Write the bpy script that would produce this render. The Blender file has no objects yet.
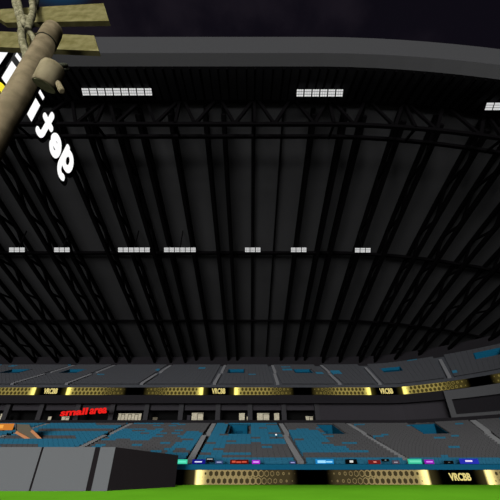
import bpy, math, random
from mathutils import Vector, Matrix
random.seed(7)
scene = bpy.context.scene
COL = scene.collection
R = math.radians
EYE = 2.4

# ---------------------------------------------------------------- camera
cam_d = bpy.data.cameras.new('camera'); cam = bpy.data.objects.new('camera', cam_d); COL.objects.link(cam)
cam.location = (0, 0, EYE); cam.rotation_euler = (R(90+32.8), 0, 0)
cam_d.sensor_width = 36; cam_d.lens = 36*310/500; cam_d.clip_end = 1000
scene.camera = cam

# ---------------------------------------------------------------- node maths
class N:
    def __init__(s, nt): s.nt = nt
    def new(s, t, **k):
        n = s.nt.nodes.new(t)
        for a, b in k.items(): setattr(n, a, b)
        return n
    def m(s, op, *a, clamp=False):
        n = s.nt.nodes.new('ShaderNodeMath'); n.operation = op; n.use_clamp = clamp
        for i, v in enumerate(a):
            if isinstance(v, (int, float)): n.inputs[i].default_value = v
            else: s.nt.links.new(v, n.inputs[i])
        return n.outputs[0]
    def sstep(s, x, a, b):
        n = s.nt.nodes.new('ShaderNodeMapRange'); n.interpolation_type = 'SMOOTHSTEP'
        s.nt.links.new(x, n.inputs[0]); n.inputs[1].default_value = a; n.inputs[2].default_value = b
        return n.outputs[0]
    def mix(s, f, c1, c2):
        n = s.nt.nodes.new('ShaderNodeMix'); n.data_type = 'RGBA'
        for sock, v in ((n.inputs[0], f), (n.inputs[6], c1), (n.inputs[7], c2)):
            if isinstance(v, (int, float)): sock.default_value = v
            elif isinstance(v, tuple): sock.default_value = (*v, 1)
            else: s.nt.links.new(v, sock)
        return n.outputs[2]

# ---------------------------------------------------------------- world: dim violet night sky with faint cloud and a blue nebula
w = bpy.data.worlds.new('night_sky'); scene.world = w; w.use_nodes = True
nt = w.node_tree; n = N(nt); bg = nt.nodes['Background']
tc = n.new('ShaderNodeTexCoord')
nz = n.new('ShaderNodeTexNoise'); nz.inputs['Scale'].default_value = 5; nz.inputs['Detail'].default_value = 5
nt.links.new(tc.outputs['Generated'], nz.inputs['Vector'])
cloud = n.sstep(nz.outputs[0], .45, .72)
dot = n.new('ShaderNodeVectorMath', operation='DOT_PRODUCT')
nt.links.new(tc.outputs['Generated'], dot.inputs[0])
dot.inputs[1].default_value = Vector((-0.425, 0.195, .88)).normalized()
neb = n.sstep(dot.outputs['Value'], .993, .9985)
c = n.mix(cloud, (.0042, .0034, .0062), (.0095, .0075, .0115))
c = n.mix(neb, c, (.004, .045, .10))
nt.links.new(c, bg.inputs[0]); bg.inputs[1].default_value = 1.0

# ---------------------------------------------------------------- added unseen fill light: a low soft beam from behind-left, a high soft beam on the pitch
def sun(name, az, el, e, ang, col=(1, 1, 1)):
    d = bpy.data.lights.new(name, 'SUN'); d.energy = e; d.angle = R(ang); d.color = col
    o = bpy.data.objects.new(name, d); COL.objects.link(o)
    v = Vector((math.sin(R(az))*math.cos(R(el)), math.cos(R(az))*math.cos(R(el)), math.sin(R(el))))   # towards the light
    o.rotation_euler = v.to_track_quat('Z', 'Y').to_euler()
def fill_area(name, loc, aim, sx_, sy_, e):
    d = bpy.data.lights.new(name, 'AREA'); d.shape = 'RECTANGLE'; d.size = sx_; d.size_y = sy_; d.energy = e
    o = bpy.data.objects.new(name, d); COL.objects.link(o); o.location = loc
    o.rotation_euler = (Vector(aim)-Vector(loc)).to_track_quat('-Z', 'Y').to_euler()
fill_area('far_fill', (-55, -200, 28), (0, 45, 15), 60, 55, 560000)      # added unseen lamp, front fill for stands and box
fill_area('roof_fill', (-15, -75, 1.5), (0, 40, 32), 110, 22, 75000)  # added unseen lamp that brightens the underside of the roof
fill_area('underside_fill', (-4, -9, .5), (-2, 2, 7), 2.5, 1.0, 650)  # added unseen lamp for the undersides of pole, planks and keg
scene.cycles.diffuse_bounces = 0
sun('pitch_fill', 190, 64, 2.0, 12)  # added sun lamp that brightens the grass under the night sky

vs = scene.view_settings
vs.view_transform = 'Standard'; vs.look = 'None'; vs.gamma = 1; vs.use_curve_mapping = False; vs.exposure = 0
scene.display_settings.display_device = 'sRGB'

# ---------------------------------------------------------------- materials
def mat(name, col, rough=.9, spec=.0, noise=0, nscale=3, emit=None, es=1, col2=None):
    m = bpy.data.materials.new(name); m.use_nodes = True; nt = m.node_tree; b = nt.nodes['Principled BSDF']
    b.inputs['Roughness'].default_value = rough; b.inputs['Specular IOR Level'].default_value = spec
    b.inputs['Base Color'].default_value = (*col, 1)
    if noise:
        n = N(nt); t = n.new('ShaderNodeTexCoord'); z = n.new('ShaderNodeTexNoise'); z.inputs['Scale'].default_value = nscale
        z.inputs['Detail'].default_value = 4
        nt.links.new(t.outputs['Object'], z.inputs['Vector'])
        f = n.sstep(z.outputs[0], .3, .7)
        c2 = col2 or tuple(min(1, x*(1+noise)) for x in col)
        c1 = col if col2 else tuple(x*(1-noise) for x in col)
        nt.links.new(n.mix(f, c1, c2), b.inputs['Base Color'])
    if emit:
        b.inputs['Emission Color'].default_value = (*emit, 1); b.inputs['Emission Strength'].default_value = es
    return m
M = {}
M['grass'] = mat('mown_grass', (.145, .455, .018), noise=.05, nscale=.25)
M['steel'] = mat('black_steel', (.0022, .0020, .0022))
M['roof'] = mat('roof_sheet', (.036, .036, .037), noise=.06, nscale=.12)
M['louvre'] = mat('dark_roof_sheet', (.026, .026, .028))
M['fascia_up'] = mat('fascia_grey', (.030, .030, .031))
M['fascia_lo'] = mat('fascia_lifted', (.12, .12, .122))  # fascia underside, colour lightened to make up for weak light there
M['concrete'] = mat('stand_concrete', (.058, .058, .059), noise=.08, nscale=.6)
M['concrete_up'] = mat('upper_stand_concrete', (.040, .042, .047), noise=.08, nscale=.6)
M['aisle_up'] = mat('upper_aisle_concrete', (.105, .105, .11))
M['aisle'] = mat('aisle_concrete', (.125, .125, .125))
M['seat_blue'] = mat('blue_seat_plastic', (.016, .092, .150), rough=.7)
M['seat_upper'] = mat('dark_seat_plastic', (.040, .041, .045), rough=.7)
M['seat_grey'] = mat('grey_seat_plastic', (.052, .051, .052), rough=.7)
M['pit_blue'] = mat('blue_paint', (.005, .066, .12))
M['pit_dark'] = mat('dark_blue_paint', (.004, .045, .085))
M['slab'] = mat('dark_slab', (.0125, .0115, .013))
M['panel'] = mat('box_panel', (.026, .024, .027))
M['black'] = mat('black_interior', (.004, .004, .004))
M['pillar'] = mat('pillar_grey', (.030, .029, .031))
M['frame'] = mat('light_grey_frame', (.058, .058, .060))
M['blind'] = mat('cream_blind', (.42, .38, .28), noise=.2, nscale=4)
M['box_grey'] = mat('panel_grey', (.094, .098, .100))
M['box_dark'] = mat('shaded_side', (.010, .0085, .009))  # shade of the box end put into the colour; also shows in gaps
M['wood'] = mat('weathered_wood', (.095, .076, .044), noise=.22, nscale=9, col2=(.145, .116, .070))
M['plank'] = mat('olive_plank_wood', (.070, .062, .022), noise=.2, nscale=7, col2=(.112, .100, .044))
M['can'] = mat('tan_wood', (.125, .104, .060), noise=.2, nscale=10, col2=(.17, .145, .088))
M['can_end'] = mat('olive_shade_end', (.27, .28, .13), noise=.2, nscale=14, col2=(.40, .41, .22))  # keg end: olive shade tint in the colour, lightened against weak light
M['rope'] = mat('hemp_rope', (.075, .070, .038), noise=.25, nscale=20, col2=(.19, .175, .11))
M['wire'] = mat('dark_wire', (.03, .032, .022))
M['brown_panel'] = mat('drab_panel', (.10, .085, .06))
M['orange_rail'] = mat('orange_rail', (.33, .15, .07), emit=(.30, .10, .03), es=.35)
def em(name, col, s=1): return mat(name, (0, 0, 0), emit=col, es=s)
M['white_glow'] = em('white_glow', (1, 1, 1), 1.0)
M['lamp_glow'] = em('lamp_glow', (.62, .62, .62), 1.0)
M['yellow_glow'] = em('yellow_glow', (.95, .80, .04), 1.0)
M['letter_black'] = mat('letter_outline_black', (.001, .001, .001))
M['red_glow'] = em('red_glow', (.85, .015, .012), 1.0)
M['gold_glow'] = em('gold_glow', (.75, .62, .22), 1.0)
M['orange_glow'] = em('orange_glow', (.95, .42, .07), 1.0)

def led_material(name, period, phase, height, strength, gold, pitch, bright0, logo_half):
    m = bpy.data.materials.new(name); m.use_nodes = True; nt = m.node_tree; n = N(nt); b = nt.nodes['Principled BSDF']
    b.inputs['Base Color'].default_value = (0, 0, 0, 1); b.inputs['Roughness'].default_value = .8; b.inputs['Specular IOR Level'].default_value = 0
    uv = n.new('ShaderNodeUVMap'); sp = n.new('ShaderNodeSeparateXYZ'); nt.links.new(uv.outputs[0], sp.inputs[0])
    s, v = sp.outputs[0], sp.outputs[1]
    sh = n.m('SUBTRACT', s, phase)
    # distance from the nearest logo centre, 0 .. period/2
    d = n.m('ABSOLUTE', n.m('SUBTRACT', n.m('FLOORED_MODULO', n.m('ADD', sh, period/2), period), period/2))
    row = n.m('FLOOR', n.m('MULTIPLY', v, 2))
    fy = n.m('SUBTRACT', n.m('FRACT', n.m('MULTIPLY', v, 2)), .5)
    fx = n.m('SUBTRACT', n.m('FRACT', n.m('ADD', n.m('DIVIDE', s, pitch), n.m('MULTIPLY', row, .5))), .5)
    fy = n.m('MULTIPLY', fy, height/2/pitch*.88)
    ax = n.m('ABSOLUTE', fx); ay = n.m('ABSOLUTE', fy)
    hexd = n.m('MAXIMUM', ax, n.m('ADD', n.m('MULTIPLY', ax, .5), n.m('MULTIPLY', ay, .866)))
    h = period/2
    far = n.m('DIVIDE', n.m('SUBTRACT', d, bright0), h-bright0)            # 0 at bright edge .. 1 at the black centre
    # inner dark hexagon radius
    r1 = n.m('MULTIPLY', n.m('MULTIPLY', n.sstep(far, .015, .11), .33), n.m('SUBTRACT', 1.0, n.sstep(far, .55, .85)))
    inner = n.m('GREATER_THAN', hexd, r1)
    nt_r = n.new('ShaderNodeMapRange'); nt.links.new(far, nt_r.inputs[0])
    nt_r.inputs[1].default_value = .42; nt_r.inputs[2].default_value = .86; nt_r.inputs[3].default_value = .62; nt_r.inputs[4].default_value = .06
    outer = n.m('LESS_THAN', hexd, nt_r.outputs[0])
    vis = n.m('SUBTRACT', 1.0, n.sstep(far, .78, .88))
    side = n.m('MULTIPLY', n.m('MULTIPLY', inner, outer), n.m('MULTIPLY', vis, n.sstep(d, bright0-.35, bright0)))
    fall = n.m('ADD', .42, n.m('MULTIPLY', 2.6, n.m('POWER', n.m('SUBTRACT', 1.0, n.sstep(far, -.01, .10)), 1.5)))
    dim = n.m('MULTIPLY', n.m('SUBTRACT', 1.0, n.m('MULTIPLY', .4, n.sstep(far, .3, .8))), fall)
    glow = n.m('MULTIPLY', .085, n.m('MULTIPLY', n.sstep(d, bright0-1.3, bright0), vis))
    inside = n.m('LESS_THAN', d, h)
    stren = n.m('MULTIPLY', n.m('ADD', n.m('MULTIPLY', side, dim), glow), strength)
    col = n.mix(n.m('SUBTRACT', 1.0, n.sstep(far, 0, .16)), gold, (gold[0]*1.02, gold[1]*1.08, gold[2]*.9))
    nt.links.new(col, b.inputs['Emission Color']); nt.links.new(stren, b.inputs['Emission Strength'])
    return m

# ---------------------------------------------------------------- mesh builder
class MB:
    def __init__(s): s.v = []; s.f = []; s.mi = []; s.uv = {}
    def vert(s, p): s.v.append(tuple(p)); return len(s.v)-1
    def face(s, pts, mi=0, uv=None):
        i = [s.vert(p) for p in pts]; s.f.append(i); s.mi.append(mi)
        if uv: s.uv[len(s.f)-1] = uv
    def hexa(s, a, b, mi=0):
        """a, b: lower and upper rings of four points (ccw from above)"""
        k = len(s.v); s.v += [tuple(p) for p in a] + [tuple(p) for p in b]
        for f in ((3,2,1,0), (4,5,6,7), (0,1,5,4), (1,2,6,5), (2,3,7,6), (3,0,4,7)):
            s.f.append([k+j for j in f]); s.mi.append(mi)
    def box(s, x0, x1, y0, y1, z0, z1, mi=0):
        s.hexa([(x0,y0,z0),(x1,y0,z0),(x1,y1,z0),(x0,y1,z0)], [(x0,y0,z1),(x1,y0,z1),(x1,y1,z1),(x0,y1,z1)], mi)
    def bar(s, p, q, w, h=None, mi=0):
        """rectangular bar from p to q"""
        p, q = Vector(p), Vector(q); h = h or w; d = (q-p)
        if d.length < 1e-5: return
        d.normalize(); u = d.cross(Vector((0,0,1)))
        if u.length < 1e-3: u = Vector((1,0,0))
        u.normalize(); t = u.cross(d).normalized(); u *= w/2; t *= h/2
        ring = lambda c: [c-u-t, c+u-t, c+u+t, c-u+t]
        s.hexa([x for x in ring(p)], [x for x in ring(q)], mi)
    def tube(s, pts, rad, seg=12, mi=0, cap=True):
        pts = [Vector(p) for p in pts]; rs = rad if isinstance(rad, (list, tuple)) else [rad]*len(pts)
        k = len(s.v); ref = None
        for i, p in enumerate(pts):
            d = (pts[min(i+1, len(pts)-1)]-pts[max(i-1, 0)]).normalized()
            if ref is None:
                ref = d.cross(Vector((.13, .2, 1))); ref = ref if ref.length > .01 else Vector((1,0,0))
            ref = (ref-d*ref.dot(d)).normalized(); t = d.cross(ref)
            for j in range(seg):
                a = 2*math.pi*j/seg; s.v.append(tuple(p+(ref*math.cos(a)+t*math.sin(a))*rs[i]))
        for i in range(len(pts)-1):
            for j in range(seg):
                j2 = (j+1) % seg
                s.f.append([k+i*seg+j, k+i*seg+j2, k+(i+1)*seg+j2, k+(i+1)*seg+j]); s.mi.append(mi)
        if cap:
            s.f.append([k+j for j in range(seg)][::-1]); s.mi.append(mi)
            s.f.append([k+(len(pts)-1)*seg+j for j in range(seg)]); s.mi.append(mi)
    def build(s, name, mats, parent=None, smooth=False, kind=None):
        me = bpy.data.meshes.new(name); me.from_pydata(s.v, [], s.f)
        for m in (mats if isinstance(mats, list) else [mats]): me.materials.append(M[m] if isinstance(m, str) else m)
        me.polygons.foreach_set('material_index', s.mi)
        if smooth: me.polygons.foreach_set('use_smooth', [len(f) == 4 for f in s.f])
        if s.uv:
            ul = me.uv_layers.new(name='UVMap')
            for pi, uvs in s.uv.items():
                for li, uvv in zip(me.polygons[pi].loop_indices, uvs): ul.data[li].uv = uvv
        me.update()
        o = bpy.data.objects.new(name, me); COL.objects.link(o)
        if parent: o.parent = parent; 
        if kind: o['kind'] = kind
        return o
def tag(o, label, cat, group=None, kind=None):
    o['label'] = label; o['category'] = cat
    if group: o['group'] = group
    if kind: o['kind'] = kind
    return o
def thing(name, label, cat, loc=(0,0,0), group=None):
    o = bpy.data.objects.new(name, None); COL.objects.link(o); o.location = loc; o.empty_display_size = .3
    return tag(o, label, cat, group)
def child(mb, name, mats, par, **k):
    """build mb given in world coordinates as a child of par"""
    l = Vector(par.location); mb.v = [tuple(Vector(p)-l) for p in mb.v]
    return mb.build(name, mats, par, **k)
def own(mb, name, mats, loc, **k):
    l = Vector(loc); mb.v = [tuple(Vector(p)-l) for p in mb.v]
    o = mb.build(name, mats, **k); o.location = l; return o

# ---------------------------------------------------------------- bowl plan: straight side, then the corner turning towards the viewer
_path = {}
def heading(t):
    if t < 22: return 0
    if t < 25.5: return R(38)*(t-22)/3.5
    return R(38)+(t-25.5)*R(2.1)
STEP = .25
_tab = [(22.0, 0.0)]
for i in range(400):
    t = 22+(i+.5)*STEP; h = min(heading(t), R(100))
    x, y = _tab[-1]; _tab.append((x+math.cos(h)*STEP, y-math.sin(h)*STEP))
def P(t, d, z=0):
    """top path (upper tier front at y = 55), moved outwards by d"""
    h = min(heading(t), R(100))
    if t <= 22: x, y = t, 0.0
    else:
        f = (t-22)/STEP; i = min(int(f), len(_tab)-2); f -= i
        x = _tab[i][0]*(1-f)+_tab[i+1][0]*f; y = _tab[i][1]*(1-f)+_tab[i+1][1]*f
    hn = R(min(1.6*max(0, t-14), 75))
    return Vector((x+d*math.sin(hn), 55+y+d*math.cos(hn), z))
def F(t, z=0):
    """field-side path of the lower tier"""
    if t > 14: t = 14+(t-14)*.55
    if t <= 25: return Vector((t, 33, z))
    a = min((t-25)/26, R(80)); return Vector((25+26*math.sin(a), 33-26*(1-math.cos(a)), z))
def LT(t, D, z=0):
    """lower tier: D 33 at the front, 54 at the top"""
    v = (D-33)/21; a, b = F(t), P(t, -1); p = a*(1-v)+b*v; p.z = z; return p
def lz(D): return EYE-1.6+(D-33)*.217
def uz(d): return EYE+8.66+.394*d
def ts(a, b, step): 
    k = max(1, int(math.ceil((b-a)/step))); return [a+(b-a)*i/k for i in range(k+1)]
def strip_wall(name, t0, t1, d, z0, z1, thick, m, step=1.5, parent=None, kind='structure', build=True, mb=None):
    mb = mb or MB(); tt = ts(t0, t1, step)
    for a, b in zip(tt, tt[1:]):
        mb.hexa([P(a,d,z0),P(b,d,z0),P(b,d+thick,z0),P(a,d+thick,z0)], [P(a,d,z1),P(b,d,z1),P(b,d+thick,z1),P(a,d+thick,z1)])
    return mb.build(name, m, parent, kind=kind) if build else mb

# ---------------------------------------------------------------- pitch
mb = MB(); mb.face([(-90,-45,0),(70,-45,0),(70,31.9,0),(-90,31.9,0)]); mb.build('floor', 'grass', kind='structure')
mb = MB(); mb.face([(-140,-60,-.05),(140,-60,-.05),(140,120,-.05),(-140,120,-.05)]); mb.build('ground', 'slab', kind='structure')

# ---------------------------------------------------------------- roof
def lerp3(D, a, b, c):
    if D < 41.3:
        f = (D-14.3)/27; return a+(b-a)*f
    f = (D-41.3)/18; return b+(c-b)*f
def drop(X, D):
    x0 = lerp3(D, 6, 12, 16); k = max(.0028, lerp3(D, .008, .005, .004))
    e = max(0, X-x0); return k*e*e
def rz(X, D, off=0): return 37.2+EYE-.2565*D-drop(X, D)+off
XL, XR = -78, 62
def roof_band(mb, D0, D1, off0, off1, xs, thick=None, ny=6):
    Ds = [D0+(D1-D0)*i/ny for i in range(ny+1)]
    for a, b in zip(xs, xs[1:]):
        for i in range(ny):
            p, q = Ds[i], Ds[i+1]
            o0 = off0+(off1-off0)*i/ny; o1 = off0+(off1-off0)*(i+1)/ny
            z = [rz(a,p,o0), rz(b,p,o0), rz(b,q,o1), rz(a,q,o1)]
            xy = [(a,p),(b,p),(b,q),(a,q)]
            mb.hexa([(x,y,zz) for (x,y),zz in zip(xy,z)], [(x,y,zz+thick) for (x,y),zz in zip(xy,z)])
xs = [XL+i*2.5 for i in range(int((XR-XL)/2.5)+1)]
mb = MB(); roof_band(mb, 19.95, 80, 0, 0, xs, .35, 14); mb.build('ceiling', 'roof', kind='structure')
def fz(X, D, off=0): return EYE+31.0+(D-15.5)*.24-drop(X, 14.3)*(20-D)/4.5-drop(X, 20)*(D-15.5)/4.5+off
mb = MB()
for a, b in zip(xs, xs[1:]):
    mb.hexa([(a,15.5,fz(a,15.5)),(b,15.5,fz(b,15.5)),(b,20,fz(b,20)),(a,20,fz(a,20))], [(a,15.5,fz(a,15.5,.3)),(b,15.5,fz(b,15.5,.3)),(b,20,fz(b,20,.3)),(a,20,fz(a,20,.3))])
mb.build('ceiling_front', 'louvre', kind='structure')
# fins under the front strip
fr = thing('roof_fin_row', 'row of dark upright fins under the front edge of the roof', 'roof fins', (0, 17.8, 34))
mb = MB(); x = -36.0; k = 0
while x < 34:
    wd = .07+.10*((k*7) % 3)/2
    mb.hexa([(x,15.6,fz(x,15.6,-.35)),(x+wd,15.6,fz(x+wd,15.6,-.35)),(x+wd,19.3,fz(x+wd,19.3,-.35)),(x,19.3,fz(x,19.3,-.35))],
            [(x,15.6,fz(x,15.6,-.01)),(x+wd,15.6,fz(x+wd,15.6,-.01)),(x+wd,19.3,fz(x+wd,19.3,-.01)),(x,19.3,fz(x,19.3,-.01))])
    x += .80+.18*((k*5) % 4)/3; k += 1
child(mb, 'fin', 'steel', fr)['kind'] = 'stuff'
# fascia: upright face above, face sloping back below
mb = MB()
for a, b in zip(xs, xs[1:]):
    g = [(14.3, 34.2), (14.3, 31.0), (15.5, 31.0), (15.5, 34.2)]
    A = [(a, D, EYE-drop(a,14.3)+o) for D, o in g]; B = [(b, D, EYE-drop(b,14.3)+o) for D, o in g]
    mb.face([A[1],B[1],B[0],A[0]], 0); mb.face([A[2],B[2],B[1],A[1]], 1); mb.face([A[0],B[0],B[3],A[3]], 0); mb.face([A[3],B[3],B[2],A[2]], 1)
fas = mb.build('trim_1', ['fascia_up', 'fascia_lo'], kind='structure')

# trusses running down the roof
def roof_truss(X, depth, wide, web, label, name='roof_truss', group='roof trusses running up the roof', chord=.46, web_w=.26):
    Ds = [20.3+i*(77.5-20.3)/16 for i in range(17)]
    t = thing(name, label, 'truss' if web else 'beam', (X, 20.3, rz(X, 20.3)), group)
    mb = MB()
    for p, q in zip(Ds, Ds[1:]): mb.bar((X,p,rz(X,p,-.3)), (X,q,rz(X,q,-.3)), chord, .4)
    child(mb, 'top_chord', 'steel', t)
    if web:
        mb = MB(); dz = -.3-depth
        for p, q in zip(Ds, Ds[1:]): mb.bar((X+wide,p,rz(X,p,dz)), (X+wide,q,rz(X,q,dz)), chord, chord)
        child(mb, 'bottom_chord', 'steel', t)
        mb = MB(); up = True; p = Ds[0]; st = (Ds[-1]-Ds[0])/14
        for i in range(14):
            q = p+st
            a, b = ((X,p,rz(X,p,-.3)), (X+wide,q,rz(X,q,dz))) if up else ((X+wide,p,rz(X,p,dz)), (X,q,rz(X,q,-.3)))
            mb.bar(a, b, web_w, web_w); up = not up; p = q
        child(mb, 'web', 'steel', t)
    return t
ordn = ['first','second','third','fourth','fifth','sixth','seventh','eighth','ninth','tenth','eleventh','twelfth','thirteenth','fourteenth','fifteenth','sixteenth']
right = [(7.0,1),(10.4,1),(12.4,1),(16.4,1),(20.2,1),(24.7,1),(27.9,1),(31.8,1),(35.8,1),(40,1),(44.5,1),(49,1)]
left = [(-2.9,1),(-4.9,1),(-8.7,1),(-12.2,1),(-14.6,1),(-17.9,1),(-21.5,1),(-27.2,1),(-30.2,1),(-34.4,1),(-39,1),(-43.5,1),(-48.5,1),(-54,1),(-60,1)]
roof_truss(.4, 0, 0, False, 'single black beam running up the middle of the roof', 'roof_beam', 'plain beams of the roof')
roof_truss(3.7, 0, 0, False, 'thinnest black beam of the roof, just right of the middle', 'roof_beam', 'plain beams of the roof', chord=.2)
for i, (X, _) in enumerate(right): roof_truss(X, 1.6 if X > 14 else 1.1, 0, True, f'black roof truss, {ordn[i]} to the right of the two plain beams')
for i, (X, _) in enumerate(left): roof_truss(X, 1.6 if X < -14 else 1.1, 0, True, f'black roof truss, {ordn[i]} to the left of the plain middle beam')
# pipes across the roof
def cross_pipe(name, D, off, wd, label, hgt=None, bow=0):
    t = MB(); q = [XL+3+i*2.5 for i in range(52)]
    for a, b in zip(q, q[1:]): t.bar((a, D, rz(a, D, off)), (b, D, rz(b, D, off)), wd, hgt or wd)
    return tag(own(t, name, 'steel', (0, D, rz(0, D, off))), label, 'beam', 'beams crossing the roof')
cross_pipe('roof_crossbeam', 41.3, -.55, .44, 'black crossbeam carrying the lower row of floodlights, halfway down the roof')
cross_pipe('roof_crossbeam', 59.2, -.5, .32, 'black crossbeam low on the roof, nearest the upper seats')
# deep lattice girder across the front
ft = thing('front_girder', 'deep black lattice girder crossing the roof behind its front edge', 'girder', (0, 20, 30))
zt = lambda x: 37.2+EYE-.2565*19.6-drop(x, 19.6)-.15
zb = lambda x: zt(x)-4.15
def chordline(zf, D, wd, nm):
    mb = MB(); q = [XL+3+i*2.5 for i in range(52)]
    for a, b in zip(q, q[1:]): mb.bar((a,D,zf(a)), (b,D,zf(b)), .3, wd)
    child(mb, nm, 'steel', ft)
chordline(zt, 19.6, .62, 'top_chord'); chordline(zb, 19.6, .42, 'bottom_chord'); chordline(lambda x: zb(x)+1.1, 21.9, .42, 'rear_chord')
per = 4.05; x = -1.55-16*per; k = 0
while x < 45:
    mb = MB()
    mb.bar((x,19.6,zb(x)), (x+per*.46,19.6,zt(x+per*.46)), .25, .34)
    mb.bar((x,19.6,zb(x)), (x-per*.40,19.6,zt(x-per*.40)), .25, .30)
    child(mb, 'brace', 'steel', ft)
    if k % 2 == 0:
        mb = MB(); xx = x+per*.5
        mb.bar((xx,19.6,zb(xx)), (xx,19.6,zt(xx)), .3, .3); mb.bar((xx,19.6,zb(xx)), (xx,21.9,zb(xx)+.75), .2, .2)
        child(mb, 'post', 'steel', ft)
    x += per; k += 1

# ---------------------------------------------------------------- floodlights
def flood(t0, D, z, npan, size, gap, label, group, el=60):
    t = thing('floodlight_bank', label, 'floodlight', (t0, D, z), group)
    mb = MB(); L = npan*size+(npan-1)*gap
    mb.bar((t0-.05, D+.28, z+.12), (t0+L+.05, D+.28, z+.12), .12, size*.6); mb.bar((t0+L/2, D+.12, z), (t0+L/2, D+.12, rz(t0+L/2, D, -.2)), .12, .12)
    child(mb, 'housing', 'steel', t)
    for i in range(npan):
        x = t0+i*(size+gap); nx = 3 if i % 3 != 1 else 4
        mb = MB(); c = size/nx; r = size/3
        up = Vector((0, -math.sin(R(el)), math.cos(R(el)))); bk = Vector((0, math.cos(R(el)), -math.sin(R(el))))*-.05; bk = Vector((0, .05*math.cos(R(el)), .05*math.sin(R(el))))
        q = lambda xx, v: Vector((xx, D, z))+up*v
        for a in range(nx):
            for b in range(3):
                x0, x1 = x+a*c+c*.07, x+(a+1)*c-c*.07; v0, v1 = (b-1.5)*r+r*.09, (b-.5)*r-r*.09
                mb.hexa([q(x0,v0),q(x1,v0),q(x1,v0)+bk,q(x0,v0)+bk], [q(x0,v1),q(x1,v1),q(x1,v1)+bk,q(x0,v1)+bk])
        child(mb, 'lamp', 'lamp_glow', t)
def sx(px, D, z):       # plan x of a point seen at column px
    Z = z-EYE; return (px-250)/310*(D*math.cos(R(32.8))+Z*math.sin(R(32.8)))
zf = EYE+31.68-.72
flood(sx(82,18,zf), 18, zf, 9, .70, .11, 'longest bank of white floodlights, at upper left under the roof edge', 'floodlights under the front edge')
flood(sx(296.5,18,zf), 18, zf-.2, 6, .70, .11, 'bank of white floodlights right of centre under the roof edge', 'floodlights under the front edge')
zq = zf-drop(23.5, 16)-.25; xq = sx(486, 18, zq); flood(xq, 18, zq, 5, .70, .11, 'bank of white floodlights at the far right under the roof edge', 'floodlights under the front edge')
D2 = 37.9; z2 = EYE+.644*37.2+.2
for px, k, lb in ((9,3,'leftmost small bank of floodlights on the halfway crossbeam'), (54,3,'second small bank of floodlights from the left on the halfway crossbeam'),
                  (118,6,'wide bank of floodlights on the halfway crossbeam, left of its wide neighbour'), (164,6,'wide bank of floodlights on the halfway crossbeam, nearer the middle of the roof'),
                  (245,3,'small bank of floodlights on the crossbeam at the middle plain beam'), (291,3,'small bank of floodlights on the crossbeam just right of the middle'),
                  (355,3,'rightmost small bank of floodlights on the halfway crossbeam')):
    x = sx(px, D2-.7, z2-.15); flood(x, D2-.7, z2-drop(x, D2)-.15, k, .67, .10, lb, 'floodlights on the halfway crossbeam', 35)

# ---------------------------------------------------------------- tiers
def tier(name, surf, zf, D0, D1, rows, t0, t1, pits, aisles, m, am, tstep=1.0, thick=.5):
    brk = sorted(set([round(v, 3) for v in ts(t0, t1, tstep)] + [round(v, 3) for p in pits for v in p[:2]] + [round(a+s*w, 3) for a, w, *_ in aisles for s in (-.5, .5)]))
    mb = MB(); dD = (D1-D0)/rows
    for a, b in zip(brk, brk[1:]):
        if b-a < .01: continue
        tm = (a+b)/2
        for r in range(rows):
            p, q = D0+r*dD, D0+(r+1)*dD; dm = (p+q)/2
            if any(x0 < tm < x1 and y0 < dm < y1 for x0, x1, y0, y1 in pits): continue
            z = zf(q)
            zl = zf(p)-thick
            mi = 0
            mb.hexa([surf(a,p,zl),surf(b,p,zl),surf(b,q,zl),surf(a,q,zl)], [surf(a,p,z),surf(b,p,z),surf(b,q,z),surf(a,q,z)], mi)
    return mb.build(name, m, kind='structure')
low_pits = [(-2.9,-.3,45.25,53.125), (9.7,12.3,45.25,53.125), (24.2,27.8,45.25,53.125)]
low_aisles = [(-43,1),(-30.5,1),(-18,1),(-5.5,1),(4.6,1),(14.8,1),(33,1),(42,1)]
tier('lower_stand', LT, lz, 33, 54, 24, -70, 52, low_pits, [], 'concrete', 'aisle')
up_pits = [(-49.3,-45.6,8.333,12.5), (-37.4,-33.8,8.333,12.5), (-4.4,-1.2,8.333,12.5), (9.0,12.4,8.333,12.5), (23.4,26.4,8.333,12.5), (36.2,39.6,8.333,14.167)]
up_aisles = [(-39.5,0),(-30.5,0),(-18,0),(-5.9,0),(4.6,0),(14.9,0),(21.5,0),(32,0)]
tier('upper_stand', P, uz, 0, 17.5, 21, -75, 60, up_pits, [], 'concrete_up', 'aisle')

def aisle(surf, zf, segs, wd0, label, group, D0):
    t = thing('aisle_stairs', label, 'stairs', tuple(surf(segs[0][0], D0, zf(D0))), group)
    for ta, Da, tb, Db in segs:
        mb = MB(); k = max(2, int((Db-Da)/.45))
        for i in range(k):
            f0, f1 = i/k, (i+1)/k; p, q = Da+(Db-Da)*f0, Da+(Db-Da)*f1; a = ta+(tb-ta)*f0; wd = wd0/max(.5, (surf(a+.5,p)-surf(a-.5,p)).length)
            z1 = zf(q)+.42; z0 = zf(p)-.1
            mb.hexa([surf(a-wd/2,p,z0),surf(a+wd/2,p,z0),surf(a+wd/2,q,z0),surf(a-wd/2,q,z0)], [surf(a-wd/2,p,z1),surf(a+wd/2,p,z1),surf(a+wd/2,q,z1),surf(a-wd/2,q,z1)])
        child(mb, 'flight', 'aisle' if surf is LT else 'aisle_up', t)
lbl = ['far left, mostly behind the grey box','second from the left, above the grey box','left of the middle, above the grey box end','left of the middle pit','right of the middle pit','right of the second blue pit','under the framed window at right','at the far right edge']
for (a, _), l in zip(low_aisles, lbl):
    aisle(LT, lz, [(a+.0,34.2,a-.25,45.6),(a+.15,46.6,a+.05,53.8)], .62 if a < 22 else .8, 'pale concrete stairs in the lower stand, '+l, 'stairs of the lower stand', 34.2)
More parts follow.
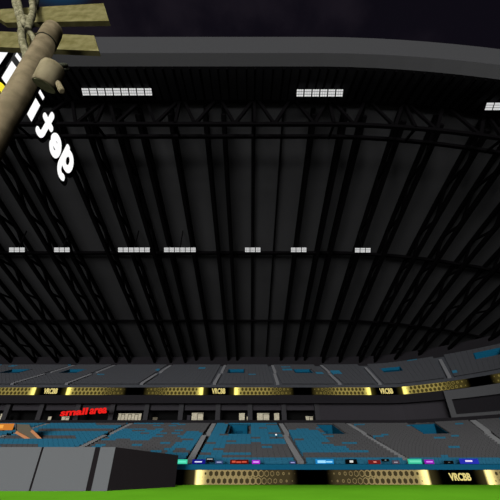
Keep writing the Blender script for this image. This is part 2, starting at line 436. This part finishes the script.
lbl = ['farthest left','above the left end gold logo','above the red lettering','at the gold logo left of the middle','first right of the middle','second right of the middle','at the right gold logo','at the fading right end of the ribbon']
for (a, _), l in zip(up_aisles, lbl):
    aisle(P, uz, [(a,.3,a+.1,8.0),(a+.35,9.5,a+.35,17)] if a < 20 else [(a,.3,a,14)], .55, 'pale stairs in the upper stand, '+l, 'stairs of the upper stand', .3)

# vomitory pits
def pit(surf, zf, t0, t1, D0, D1, rim, label, group, mwall, mfloor, inset=.12, slope=0.0):
    zb = zf(D0)
    t = thing('stand_entrance', label, 'entrance', tuple(surf((t0+t1)/2, D0, zb)), group)
    q = lambda a, D, z: surf(a, D, z)
    f = MB(); f.hexa([q(t0,D0,zb-.3),q(t1,D0,zb-.3),q(t1,D1,zb-.3),q(t0,D1,zb-.3)], [q(t0,D0,zb),q(t1,D0,zb),q(t1,D1,zb+slope),q(t0,D1,zb+slope)]); child(f, 'floor_slab', mfloor, t)
    for a, b in ((t0, t0+inset), (t1-inset, t1)):
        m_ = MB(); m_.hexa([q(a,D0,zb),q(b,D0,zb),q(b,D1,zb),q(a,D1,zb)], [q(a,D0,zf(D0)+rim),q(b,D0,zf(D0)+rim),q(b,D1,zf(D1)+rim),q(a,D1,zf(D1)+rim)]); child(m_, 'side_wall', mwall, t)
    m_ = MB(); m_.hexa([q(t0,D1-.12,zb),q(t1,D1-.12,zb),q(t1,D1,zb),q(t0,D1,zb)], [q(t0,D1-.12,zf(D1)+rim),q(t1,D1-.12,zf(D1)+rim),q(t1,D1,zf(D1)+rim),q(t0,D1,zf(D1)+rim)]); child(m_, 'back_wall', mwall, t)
    m_ = MB(); c = (t0+t1)/2; m_.hexa([q(c-.5,D1-.2,zb),q(c+.5,D1-.2,zb),q(c+.5,D1-.13,zb),q(c-.5,D1-.13,zb)], [q(c-.5,D1-.2,zb+1.3),q(c+.5,D1-.2,zb+1.3),q(c+.5,D1-.13,zb+1.3),q(c-.5,D1-.13,zb+1.3)]); child(m_, 'doorway', mfloor, t)
for p, l in zip(low_pits, ('at the middle of the lower stand','right of the middle in the lower stand','in the lower stand under the framed window')):
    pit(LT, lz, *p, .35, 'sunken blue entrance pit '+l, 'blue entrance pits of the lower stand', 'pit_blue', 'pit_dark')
for p, l in zip(up_pits, ('farthest left, near the left roof corner','second from left, above the left gold logo','left of the middle aisle','right of the middle','above the right gold logo','at far right where the roof meets the seats')):
    pit(P, uz, *p, .45, 'blue entrance pit of the upper stand, '+l, 'blue entrance pits of the upper stand', 'pit_blue', 'pit_blue', slope=1.6)

# ---------------------------------------------------------------- seats
def in_any(t, D, L, pad=.15): return any(a-pad < t < b+pad and c-pad < D < d+pad for a, b, c, d in L)
blue_rects = [(-5.2,4.3,45.9,54),(-5.2,4.3,39.5,45.0),(-5.2,-2.9,33,54),(4.9,9.3,35.8,47.5),(-18,-10.8,51.5,53.6),(-18,-12,42.3,48),(-8.6,-5.9,33,46.5),
              (9.3,10.5,34.5,39)]
rnd = random.Random(3)
noise_cache = {}
def vnoise(a, b, seed):
    k = (int(math.floor(a)), int(math.floor(b)), seed)
    if k not in noise_cache: noise_cache[k] = random.Random(k[0]*9176+k[1]*131+seed*7).random()
    return noise_cache[k]
def low_blue(t, D):
    if D < 34.2: return True
    if t < -18.6:
        u = vnoise((t+D*.7)/4.5, D/2.2, 1); return u < .72
    nz = vnoise(t/1.3, D/.9, 2)
    if any(a <= t <= b and c <= D <= d for a, b, c, d in blue_rects): return nz < .88
    near = any(a-1.5 <= t <= b+1.5 and c-1 <= D <= d+1 for a, b, c, d in blue_rects)
    return nz < (.22 if near else .045)
def up_blue(t, d):
    return vnoise(t/1.4, d/1.5, 5) < .025
def seats(surf, zf, D0, D1, rows, t0, t1, pitch, pits, aisles, blue, label, group, rise):
    mb = MB(); dD = (D1-D0)/rows
    k = max(1, int(round((t1-t0)/pitch)))
    for r in range(rows):
        Df = D0+r*dD; q = Df+dD
        z = zf(q)
        for i in range(k):
            a = t0+(t1-t0)*i/k; b = a+(t1-t0)/k; tm = (a+b)/2
            if in_any(tm, (Df+q)/2, pits) : continue
            if any(abs(tm-x) < .75 for x, _ in aisles): continue
            g = (b-a)*.02; a += g; b -= g
            mi = 0 if blue(tm, Df) else 1
            s0, s1, bk = Df+dD*.42, Df+dD*.80, Df+dD*.92
            mb.hexa([surf(a,s0,z+rise*.42),surf(b,s0,z+rise*.42),surf(b,s1,z+rise*.40),surf(a,s1,z+rise*.40)],
                    [surf(a,s0,z+rise*.50),surf(b,s0,z+rise*.50),surf(b,s1,z+rise*.48),surf(a,s1,z+rise*.48)], mi)
            mb.hexa([surf(a,s1,z+rise*.2),surf(b,s1,z+rise*.2),surf(b,s1+dD*.06,z+rise*.2),surf(a,s1+dD*.06,z+rise*.2)],
                    [surf(a,bk,z+rise),surf(b,bk,z+rise),surf(b,bk+dD*.06,z+rise),surf(a,bk+dD*.06,z+rise)], mi)
    c = surf((t0+t1)/2, D0, zf(D0))
    return tag(own(mb, 'seat_block', ['seat_blue', 'seat_grey' if surf is LT else 'seat_upper'], tuple(c)), label, 'seats', group, 'stuff')
ed = [-68,-43,-30.5,-18,-5.5,4.6,14.8,33,42,50]
lbl = ['at far left behind the grey box','blue seats right behind the lit orange board','mostly blue seats above the dark stripes of the grey box','blue and grey seats behind the shaded end of the box','blue seats around the middle pit','half blue and half grey seats beside the second pit','mostly grey seats between the two right stairs','grey seats under the framed window','at the right edge of the lower stand']
for a, b, l in zip(ed, ed[1:], lbl):
    seats(LT, lz, 33, 54, 24, a, b, .56, low_pits, low_aisles, low_blue, 'lower stand seating block, '+l, 'seating blocks of the lower stand', .62)
ed = [-74,-39.5,-30.5,-18,-5.9,4.6,14.9,21.5,32,58]
lbl = ['farthest left','above the left gold logo','above the red lettering','between the fading ribbon and the gold logo','in the middle','right of the middle over the fading ribbon','over the bright right ribbon','at the right gold logo','at far right by the roof']
for a, b, l in zip(ed, ed[1:], lbl):
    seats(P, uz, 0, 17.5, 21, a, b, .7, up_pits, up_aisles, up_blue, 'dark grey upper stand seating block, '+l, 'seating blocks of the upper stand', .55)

# ---------------------------------------------------------------- back wall above the upper stand; dark, stands in for shaded top rows
strip_wall('wall_back', -75, 60, 17.6, 2, 20.2, .4, 'slab')

# ---------------------------------------------------------------- upper tier front, ribbon screen, slab below
strip_wall('trim_2', -75, 60, -.05, EYE+6.25, EYE+8.6, .7, 'slab')
RIB = led_material('gold_ribbon_screen', 27.3, -5.1, 1.15, 1.0, (.56, .44, .12), .62, 2.75, 1.2)
mb = MB(); tt = ts(-75, 60, .5)
for a, b in zip(tt, tt[1:]):
    z0, z1 = EYE+7.46, EYE+8.57
    mb.face([P(a,-.16,z0),P(b,-.16,z0),P(b,-.16,z1),P(a,-.16,z1)], 0, [(a,0),(b,0),(b,1),(a,1)])
    mb.face([P(a,-.06,z1),P(a,-.16,z1),P(b,-.16,z1),P(b,-.06,z1)], 1); mb.face([P(a,-.16,z0),P(a,-.06,z0),P(b,-.06,z0),P(b,-.16,z0)], 1)
rib = own(mb, 'ribbon_screen', [RIB, 'black'], (0, 54.9, EYE+7.4)); tag(rib, 'long ribbon screen with gold honeycomb along the front of the upper stand', 'screen')

# text helper ------------------------------------------------------------
def text_mesh(s, offset=0.0, extrude=0.0):
    cu = bpy.data.curves.new('t', 'FONT'); cu.body = s; cu.offset = offset; cu.extrude = extrude; cu.resolution_u = 3
    cu.align_x = 'LEFT'
    o = bpy.data.objects.new('t', cu); COL.objects.link(o); bpy.context.view_layer.update()
    dg = bpy.context.evaluated_depsgraph_get(); me = o.evaluated_get(dg).to_mesh()
    v = [tuple(p.co) for p in me.vertices]; f = [list(p.vertices) for p in me.polygons]
    o.evaluated_get(dg).to_mesh_clear(); bpy.data.objects.remove(o); bpy.data.curves.remove(cu)
    return v, f
def text_block(s, fit, offset=.02, extrude=.5):
    """text mesh mapped by fit(u, v, w): u, v in 0..1 over its box, w in -1..1 through its depth"""
    v, f = text_mesh(s, offset, extrude)
    x0, x1 = min(p[0] for p in v), max(p[0] for p in v); y0, y1 = min(p[1] for p in v), max(p[1] for p in v)
    mb = MB(); mb.v = [tuple(fit((p[0]-x0)/(x1-x0), (p[1]-y0)/(y1-y0), p[2]/extrude)) for p in v]; mb.f = f; mb.mi = [0]*len(f)
    return mb
for c, hw in ((-32.4,1.1),(-5.1,1.1),(22.2,1.05)):
    fit = lambda u, v, w, c=c: P(c-hw+2*hw*u, -.2+.03*w, EYE+7.62+.82*v)
    o = child(text_block('VRCBB', fit, .03), 'logo_lettering', 'gold_glow', rib)

# ---------------------------------------------------------------- concourse boxes
strip_wall('wall_concourse_panel', -72, 11, 2.0, EYE+5.45, EYE+7.0, .3, 'panel')
strip_wall('wall_concourse_rear', -72, 12, 5.0, EYE+2.5, EYE+7.0, .3, 'black')
strip_wall('wall_concourse_right', 11, 60, 1.6, EYE+2.5, EYE+7.0, .3, 'panel')
strip_wall('floor_concourse', -72, 60, -1.1, EYE+3.2, EYE+3.82, 6.2, 'slab')
strip_wall('ceiling_concourse', -72, 60, .6, EYE+6.9, EYE+7.1, 5, 'slab')
pl = [(-39.5,'sixth'),(-34,'fifth'),(-28,'fourth'),(-22.4,'third'),(-16.8,'second'),(-11.2,'')]
pxs = [-50.5,-45,-39.5,-34,-28,-22.4,-16.8,-11.2,-5.2,0,5.5,10.9]
nm = ['beyond the left edge','farthest left','left of the empty first bay','at the orange board','at the start of the red lettering','right of the red lettering','right of the wide pale blind','left of the paired pale blinds','right of the paired pale blinds','at the middle of the concourse','right of the middle','last at the right by the plain wall']
for x, l in zip(pxs, nm):
    mb = MB(); mb.box(x-.38, x+.38, 56.3, 57.0, EYE+3.8, EYE+6.95); 
    tag(own(mb, 'concourse_pillar', 'pillar', (x, 56.6, EYE+3.8)), 'grey concourse pillar, '+l, 'pillar', 'pillars of the concourse')
def blind(px0, px1, y1z, y0z, n, label, D=57.6, m='blind'):
    x0, x1 = sx(px0, D, EYE+4.6), sx(px1, D, EYE+4.6)
    t = thing('window_blind', label, 'blind', ((x0+x1)/2, D, EYE+3.82), 'pale blinds in the concourse')
    wd = (x1-x0)/n
    for i in range(n):
        mb = MB(); a = x0+i*wd; mb.box(a+.03, a+wd-.06, D, D+.08, EYE+y0z+.02*(i%2), EYE+y1z-.08*((i*3)%2)); child(mb, 'strip', m, t)
    mb = MB(); mb.box(x0, x1, D-.04, D+.12, EYE+y1z, EYE+y1z+.08); child(mb, 'rail', m, t)
blind(118, 141.5, 4.95, 3.86, 7, 'wide cream blind of seven strips between the pillars right of the red lettering')
blind(187, 191, 4.7, 3.86, 1, 'short dim blind strip left of the brightest pair', m='panel')
blind(191.5, 203.5, 5.05, 3.86, 2, 'brightest cream blind of two strips, left of the middle')
blind(239, 245, 5.0, 3.86, 1, 'narrow cream blind just left of the middle pillar')
blind(257, 269.5, 5.0, 3.86, 2, 'cream blind of two strips right of the middle pillar')
blind(274, 279.5, 5.0, 3.86, 1, 'narrow cream blind beside the two-strip blind')
blind(305.5, 313, 4.55, 3.86, 2, 'low tan blind beside the last pillar')
blind(246.6, 249, 4.5, 3.86, 1, 'thin low blind strip at the middle pillar')
blind(153, 158, 4.4, 3.86, 1, 'low dim blind left of the brightest pair', m='brown_panel')
blind(0, 3.5, 4.9, 4.1, 1, 'pale blind at the far left edge')
blind(48.5, 52, 4.5, 3.86, 1, 'small cream blind left of the red lettering')
blind(62, 70, 4.5, 3.86, 2, 'low cream blind below the start of the red lettering')
# framed window at the right
fd = -.9
fw = thing('framed_window', 'light grey framed dark window at the right, below the ribbon screen', 'window', tuple(P(31, -1, EYE+3.9)))
tq = 30.5
def slabp(t0, t1, d0, d1, z0, z1, name, m):
    mb = MB(); tt = ts(t0, t1, 1)
    for a, b in zip(tt, tt[1:]):
        mb.hexa([P(a,d0,z0),P(b,d0,z0),P(b,d1,z0),P(a,d1,z0)], [P(a,d0,z1),P(b,d0,z1),P(b,d1,z1),P(a,d1,z1)])
    child(mb, name, m, fw)
slabp(tq, 50, -.9, -.1, EYE+6.1, EYE+7.3, 'frame_top', 'frame'); slabp(tq, 50, -.9, -.1, EYE+3.7, EYE+4.2, 'frame_bottom', 'frame'); slabp(tq, tq+.8, -.9, -.1, EYE+4.2, EYE+6.1, 'frame_side', 'frame')
slabp(tq+.8, 50, -.1, 0, EYE+4.2, EYE+6.1, 'window_panel', 'slab')

# red lettering
rl = thing('red_sign', 'glowing red lettering hanging in front of the concourse at left', 'sign', (sx(84,53.6,EYE+4.9), 53.6, EYE+4.4))
xa, xb = sx(61,53.6,EYE+4.9), sx(106.5,53.6,EYE+4.9)
for word, ua, ub, dz in (('small', 0, .58, 0), ('area', .63, 1, .3)):
    child(text_block(word, lambda u, v, w: Vector((xa+(xb-xa)*(ua+(ub-ua)*u), 53.6+.04*w, EYE+4.3+.42*(ua+(ub-ua)*u)+(.95 if dz == 0 else .80)*v)), .03), 'word', 'red_glow', rl)

# ---------------------------------------------------------------- perimeter board
LED = led_material('gold_board_screen', 23.8, -6.8, 1.0, 1.0, (.60, .46, .20), .46, 2.55, 1.0)
mb = MB()
x = -70
while x < 60:
    b = x+2
    mb.face([(x,31.4,.02),(b,31.4,.02),(b,31.4,1.0),(x,31.4,1.0)], 0, [(x,0),(b,0),(b,1),(x,1)])
    mb.face([(x,31.4,1.0),(b,31.4,1.0),(b,31.7,1.0),(x,31.7,1.0)], 1); mb.face([(b,31.7,.02),(x,31.7,.02),(x,31.7,1.0),(b,31.7,1.0)], 1)
    x = b
board = own(mb, 'perimeter_screen', [LED, 'black'], (0, 31.5, 0)); tag(board, 'long pitch-side screen with gold honeycomb at the edge of the grass', 'screen')
child(text_block('VRCBB', lambda u, v, w: Vector((16.3+1.75*u, 31.36+.02*w, .28+.52*v)), .03), 'logo_lettering', 'gold_glow', board)
# blue wall behind it
mb = MB(); mb.box(-70, 24.5, 32.1, 32.9, 0, 1.36); mb.box(24.5, 48, 31.9, 32.3, 0, 1.36); mb.build('wall_front_blue', 'pit_blue', kind='structure')

# ---------------------------------------------------------------- small lit signs on the wall
def sign(px0, px1, col, core, label, ccol=(1, 1, 1), h=.42, backing=(.0, .0, .0), es=1, cs=1, z=1.38):
    h *= .76; D = 32.3; x0, x1 = sx(px0, D, z), sx(px1, D, z); m1 = em('sign_face', col, es); m2 = em('sign_mark', ccol, cs)
    t = thing('lit_sign', label, 'sign', ((x0+x1)/2, D, z-.02), 'small lit signs along the front wall')
    mb = MB(); mb.box(x0, x1, D, D+.1, z, z+h); child(mb, 'panel', m1, t)
    for a, b, c, d in core:
        mb = MB(); mb.box(x0+(x1-x0)*a, x0+(x1-x0)*b, D-.03, D, z+h*c, z+h*d); child(mb, 'mark', m2, t)
sign(177, 187, (.05,.62,.38), [(.1,.9,.3,.7)], 'mint green lit sign beside the shaded box end', (.12,.85,.55))
sign(192, 205, (.008,.008,.22), [(.2,.75,.35,.6)], 'dark blue lit sign with a white stroke, near the stairs', (.8,.8,1))
sign(206, 213.5, (.004,.004,.006), [(.1,.85,.6,.8)], 'small black sign with a white stroke', (.45,.45,.45), z=1.5)
sign(215, 223, (.03,.06,.16), [(.2,.8,.4,.65)], 'faint pale blue sign left of the red one', (.4,.45,.7), h=.32)
sign(230, 248.5, (.10,.006,.004), [(.1,.3,.3,.75),(.34,.6,.25,.6),(.64,.9,.3,.65)], 'long dark red sign with red writing', (.65,.09,.05), h=.4)
sign(252, 260, (.38,.02,.62), [(.15,.85,.35,.65)], 'bright purple sign left of the middle stairs', (.85,.4,1), h=.36)
sign(289.5, 296, (.03,.05,.14), [(.2,.8,.35,.65)], 'faint small blue sign at the foot of the middle stairs', (.4,.4,.75), h=.26)
sign(316, 334, (.01,.22,.55), [(.1,.55,.2,.75),(.58,.92,.3,.6)], 'bright sky blue sign, widest of all', (.35,.75,1), h=.44)
sign(346, 357.5, (.003,.003,.003), [(.35,.65,.3,.75)], 'black sign with a white spot', (.75,.75,.72), h=.44)
sign(369, 381, (.16,.012,.012), [(.4,.65,.35,.65)], 'dim red sign with a bright spot', (.9,.25,.2), h=.36)
sign(382, 389.5, (.003,.003,.003), [(.4,.6,.4,.7)], 'small black sign right of the dim red one', (.25,.3,.3), h=.25, z=1.55)
sign(393, 400, (.07,.055,.08), [(.2,.7,.3,.6)], 'faint pale grey sign', (.35,.32,.38), h=.34)
sign(409, 422.5, (.04,.52,.32), [(.08,.92,.3,.7)], 'mint green lit sign beside the right purple one', (.15,.75,.48), h=.48)
sign(425.5, 434.5, (.26,.01,.42), [(.15,.85,.35,.65)], 'purple sign between the mint green and black ones', (.75,.25,.95), h=.4)
sign(445, 454, (.003,.003,.003), [(.4,.6,.4,.6)], 'small black sign above the pitch-side logo', (.12,.12,.12), h=.3)
sign(461, 479.5, (.02,.03,.42), [(.28,.65,.4,.7)], 'wide royal blue sign with a white stroke at right', (.9,.8,1), h=.5)
# spectator light
mb = MB(); p = LT(3.1, 42.8, lz(42.8)+.9); mb.tube([p+Vector((0,0,-.75)), p], .03, 6); o = thing('hand_lamp', 'tiny white light among the middle seats', 'lamp', tuple(p+Vector((0,0,-.75))))
child(mb, 'stem', 'steel', o); mb = MB(); mb.tube([p, p+Vector((0,0,.05)), p+Vector((0,0,.12)), p+Vector((0,0,.15))], [.05,.10,.10,.04], 10); child(mb, 'bulb', 'white_glow', o)

# orange board and drab banner at the left of the lower stand
D = 47.5; z = lz(D)+.55
mb = MB(); t = thing('orange_sign', 'glowing orange board at the left edge of the lower stand', 'sign', (-34.2, D, lz(D)))
mb.box(-36, sx(11.5, D, z), D, D+.1, z+.1, z+.86); child(mb, 'panel', em('orange_face', (.60,.20,.03), 1), t)
for a, b in ((-35.6,-34.9),(-34.6,-33.6),(-33.4,-32.9)):
    mb = MB(); mb.box(a, b, D-.05, D, z+.3, z+.7); child(mb, 'mark', 'orange_glow', t)
mb = MB(); mb.box(-35, -34.9, D, D+.1, lz(D), z+.1); mb.box(-32.8, -32.7, D, D+.1, lz(D), z+.1); child(mb, 'post', 'steel', t)
def ray_y(px, py, Y):
    """world point on the upright plane y = Y seen at (px, py) from the eye; used once to survey positions"""
    a = R(32.8); X, U = px-250, 250-py
    d = Vector((X, 310*math.cos(a)-U*math.sin(a), 310*math.sin(a)+U*math.cos(a))); return Vector((0,0,EYE))+d*(Y/d.y)
Yb = 43.0
t = thing('drab_banner', 'drab brown banner with orange edges leaning over the lower stand behind the grey box', 'banner', tuple(ray_y(30, 452, Yb)))
mb = MB(); q = [ray_y(x, y, Yb) for x, y in ((15.5,432),(15,424),(29,424.5),(33,431),(42,441),(42,449),(35,449))]; o2 = Vector((0,.08,0))
q2 = [p+o2 for p in q]; mb.face(q); mb.face(q2[::-1])
for i in range(len(q)): j = (i+1) % len(q); mb.face([q[i], q2[i], q2[j], q[j]])
child(mb, 'cloth', 'brown_panel', t)
for a, b in (((16,432),(41,446)), ((31.5,430.5),(43,441.5))):
    mb = MB(); mb.bar(ray_y(*a, Yb-.1), ray_y(*b, Yb-.1), .12, .26); child(mb, 'edge_rail', 'orange_rail', t)
mb = MB(); mb.bar(ray_y(16,423.5,Yb-.1), ray_y(16,432,Yb-.1), .08, .08); child(mb, 'edge_rail', 'frame', t)

# ---------------------------------------------------------------- grey panelled box at the pitch edge
bx = thing('dugout_box', 'grey panelled box with shaded end standing on the grass at lower left', 'box', (-15, 28, 0))
h1, h2 = 2.57, 2.03; yf = 27.05
A = (-9.9, yf); B = (-5.75, 29.85)
mb = MB(); C_ = (-42, 29.85); Dd = (-42, yf+.06)
mb.hexa([(Dd[0],yf+.06,0),(A[0],A[1]+.06,0),(B[0],B[1],0),(C_[0],C_[1],0)], [(Dd[0],yf+.06,h1-.01),(A[0],A[1]+.06,h1-.01),(B[0],B[1],h2),(C_[0],C_[1],h2)])
child(mb, 'body', 'box_dark', bx)
for a, b in ((-42,-31.2),(-31.0,-27.2),(-27.0,-23.2),(-23.05,-19.25),(-19.1,-15.32),(-15.17,-11.38),(-11.0,-9.9)):
    mb = MB(); mb.box(a, b, yf, yf+.05, 0, h1); child(mb, 'front_panel', 'box_grey', bx)

# ---------------------------------------------------------------- leaning timber pole with can and peg
pole = thing('utility_pole', 'weathered round timber pole leaning at the upper left', 'pole', (-1.83, 1.83, 0))
P1, P2 = Vector((-2.57, 1.85, EYE+4.55)), Vector((-2.365, 1.84, EYE+2.49))
dirn = (P2-P1).normalized(); base = P1+dirn*((P1.z)/-dirn.z)
pole.location = base
mb = MB(); top = P1-dirn*.12
pts = [base, P2, P1+dirn*.28, P1+dirn*.27, P1+dirn*.26]; mb.tube([base, P2, P1+dirn*.30], [.130, .117, .113], 24); child(mb, 'shaft', 'wood', pole, smooth=True)
mb = MB(); mb.tube([P1+dirn*.285, P1, top+dirn*.03, top-dirn*.02, top-dirn*.045], [.119, .117, .108, .082, .04], 24); child(mb, 'cap', 'wood', pole, smooth=True)
mb = MB(); mb.tube([P1+dirn*.29, P1+dirn*.278], .1185, 24); child(mb, 'seam_ring', 'wire', pole, smooth=True)

# can hanging on the pole
ct, cb = ray_y(55, 64.5, 1.62), ray_y(44.5, 86, 1.71)
can = thing('timber_can', 'tan round timber keg hanging beside the leaning pole', 'keg', tuple(cb))
ax = (ct-cb).normalized()
mb = MB(); mb.tube([cb, cb+ax*.012, cb+ax*.03, ct-ax*.05, ct-ax*.015, ct], [.108,.116,.115,.114,.10,.075], 28); child(mb, 'barrel', 'can', can, smooth=True)
mb = MB(); mb.tube([cb-ax*.004, cb+ax*.01], .098, 28); child(mb, 'bottom_face', 'can_end', can)
mb = MB(); 
loop = [ct+Vector((.012+.075*math.cos(a), .02+.03*math.sin(a), .02+.07*math.sin(a))) for a in [i*math.pi/8 for i in range(17)]]
mb.tube(loop, .022, 8); mb.tube([p+Vector((.008,.03,-.02)) for p in loop], .018, 8); child(mb, 'wire_loop', 'wire', can, smooth=True)
pg = ray_y(56.5, 80, 1.72); pe = ray_y(61.8, 91, 1.66)
mb = MB(); mb.tube([pg, pe, pe+(pe-pg).normalized()*.012], [.026,.030,.018], 14); child(mb, 'peg', 'can', can, smooth=True)

# two planks hung on a rope behind the pole
def plank(y_, tl, tr, br, bl, label):
    o = [ray_y(*p, y_) for p in (tl, tr, br, bl)]; d = Vector((0, .07, 0))
    mb = MB(); k = 10
    f = [o[3], o[2], o[1], o[0]]
    mb.hexa([f[0], f[1], f[1]+d, f[0]+d], [f[3], f[2], f[2]+d, f[3]+d])
    c = (o[2]+o[3])/2
    return tag(own(mb, 'timber_plank', 'plank', tuple(c)), label, 'plank', 'planks behind the leaning pole')
plank(2.10, (-14,10), (103.5,3.2), (109,20.8), (5,22.5), 'olive timber plank with slanted ends, the upper of two behind the leaning pole')
plank(2.18, (-20,30.5), (94,35.5), (99,51), (-14,46.5), 'olive timber plank, the lower of two behind the leaning pole')
rp = thing('knotted_rope', 'thick knotted hemp rope hanging in front of the two planks', 'rope', tuple(ray_y(25, 55, 2.05)))
def rope(pts, y_, r, nm='strand'):
    mb = MB(); q = [ray_y(x, y, y_+dy) for x, y, dy in pts]
    # smooth
    for _ in range(2):
        n2 = [q[0]]
        for a, b in zip(q, q[1:]): n2 += [a*.75+b*.25, a*.25+b*.75]
        n2.append(q[-1]); q = n2
    rr = [r*(1+.12*math.sin(i*2.1)) for i in range(len(q))]
    mb.tube(q, rr, 10); child(mb, nm, 'rope', rp, smooth=True)
rope([(11,-12,0),(15,2,0),(19,14,-.02),(22,26,-.02),(22,40,0),(26,52,0),(27,60,.0)], 2.02, .050)
rope([(17,-12,0),(19,2,-.03),(21,12,-.04),(24,24,-.05),(29,31,-.05),(34,38,-.02),(37,50,.0)], 2.0, .034)
rope([(34,-12,0),(32,0,0),(33,10,-.03),(31,20,-.05),(26,27,-.06),(23,22,-.07),(27,17,-.08),(31,22,-.08),(28,30,-.06)], 1.98, .042)
rope([(30,-10,0),(33,0,-.02),(35,8,-.03),(33,18,-.03)], 2.03, .03)
mb = MB(); q = [ray_y(x, y, 2.03) for x, y in ((38,-6),(37,2),(36,8))]; mb.tube(q, .03, 8); child(mb, 'dark_strand', 'wire', rp, smooth=True)

# ---------------------------------------------------------------- curved floating lettering
YT = 4.2
tx = thing('floating_lettering', 'white rounded lettering seen mirrored, curving up at left behind the pole', 'lettering', tuple(ray_y(64, 178, YT)))
def arc(cx, cy, r, a0, a1, k=14, ry=None):
    return [(cx+r*math.cos(R(a0+(a1-a0)*i/k)), cy+(ry or r)*math.sin(R(a0+(a1-a0)*i/k))) for i in range(k+1)]
STROKES = {                                                     # rounded heavy strokes; x-height about .55
    'g': [arc(.25,.28,.20,0,360,20), [(.47,.50),(.47,-.02)]+arc(.27,-.03,.20,-10,-130,8)],
    'e': [arc(.27,.28,.21,10,325,18), [(.08,.29),(.46,.29)]],
    't': [[(.20,.74),(.20,.20)]+arc(.36,.19,.16,180,290,8), [(.02,.50),(.42,.50)]],
    'i': [[(.1,.50),(.1,.06)], [(.1,.73),(.1,.76)]],
    'n': [[(.08,.52),(.08,.05)], arc(.27,.31,.19,180,0,10)+[(.46,.05)]],
    'o': [arc(.27,.28,.21,0,360,20)]}
def stroke_faces(pl, wd, square):
    """flat outline pieces of one stroke: quads along it and round joints"""
    out = []
    for (x0,y0),(x1,y1) in zip(pl, pl[1:]):
        dx, dy = x1-x0, y1-y0; L = math.hypot(dx, dy) or 1; nx_, ny_ = -dy/L*wd/2, dx/L*wd/2
        out.append([(x0+nx_,y0+ny_),(x0-nx_,y0-ny_),(x1-nx_,y1-ny_),(x1+nx_,y1+ny_)])
    for k, (x, y) in enumerate(pl):
        if square and k in (0, len(pl)-1): 
            h = wd/2*.98; out.append([(x-h,y-h*.35),(x+h,y-h*.35),(x+h,y+h*.35),(x-h,y+h*.35)]); continue
        out.append([(x+wd/2*math.cos(a), y+wd/2*math.sin(a)) for a in [i*math.pi/7 for i in range(14)]])
    return out
def glyph(ch, cx, cy, Rv, Uv, m='white_glow', sc=1.0):
    st = STROKES[ch]; allp = [p for l in st for p in l]
    mx = (min(p[0] for p in allp)+max(p[0] for p in allp))/2; my = (min(p[1] for p in allp)+max(p[1] for p in allp))/2
    for wd, yy, mm, nm in ((.30, YT+.06, 'letter_black', 'outline'), (.172 if ch != 'i' else .21, YT, m, 'letter')):
        mb = MB()
        for l in st:
            for pf in stroke_faces(l, wd, ch == 'i'):
                F_, B_ = [], []
                for p in pf:
                    u, w_ = (p[0]-mx)*sc, (p[1]-my)*sc
                    q = ray_y(cx+Rv[0]*u+Uv[0]*w_, cy+Rv[1]*u+Uv[1]*w_, YT); q.y = yy; F_.append(q); B_.append(q+Vector((0,.03,0)))
                mb.face(F_); mb.face(B_[::-1])
                for i in range(len(F_)): j = (i+1) % len(F_); mb.face([F_[i], B_[i], B_[j], F_[j]])
        child(mb, nm, mm, tx)
glyph('g', 65.2, 164, (-13.5, -30), (14, -28))
glyph('e', 55, 145, (-14, -30), (14, -29))
glyph('t', 45.8, 125, (-15, -29), (16, -29))
glyph('i', 35.4, 105, (-18, -31), (17, -32))
glyph('n', 22.5, 86.5, (-20, -31), (20, -33))
glyph('i', 11.8, 68.5, (-25, -34), (20, -33))
glyph('n', -9.5, 49, (-30, -34), (24, -36), sc=1.25)
glyph('o', -3, 94, (-30, -34), (24, -36), 'yellow_glow', sc=.9)
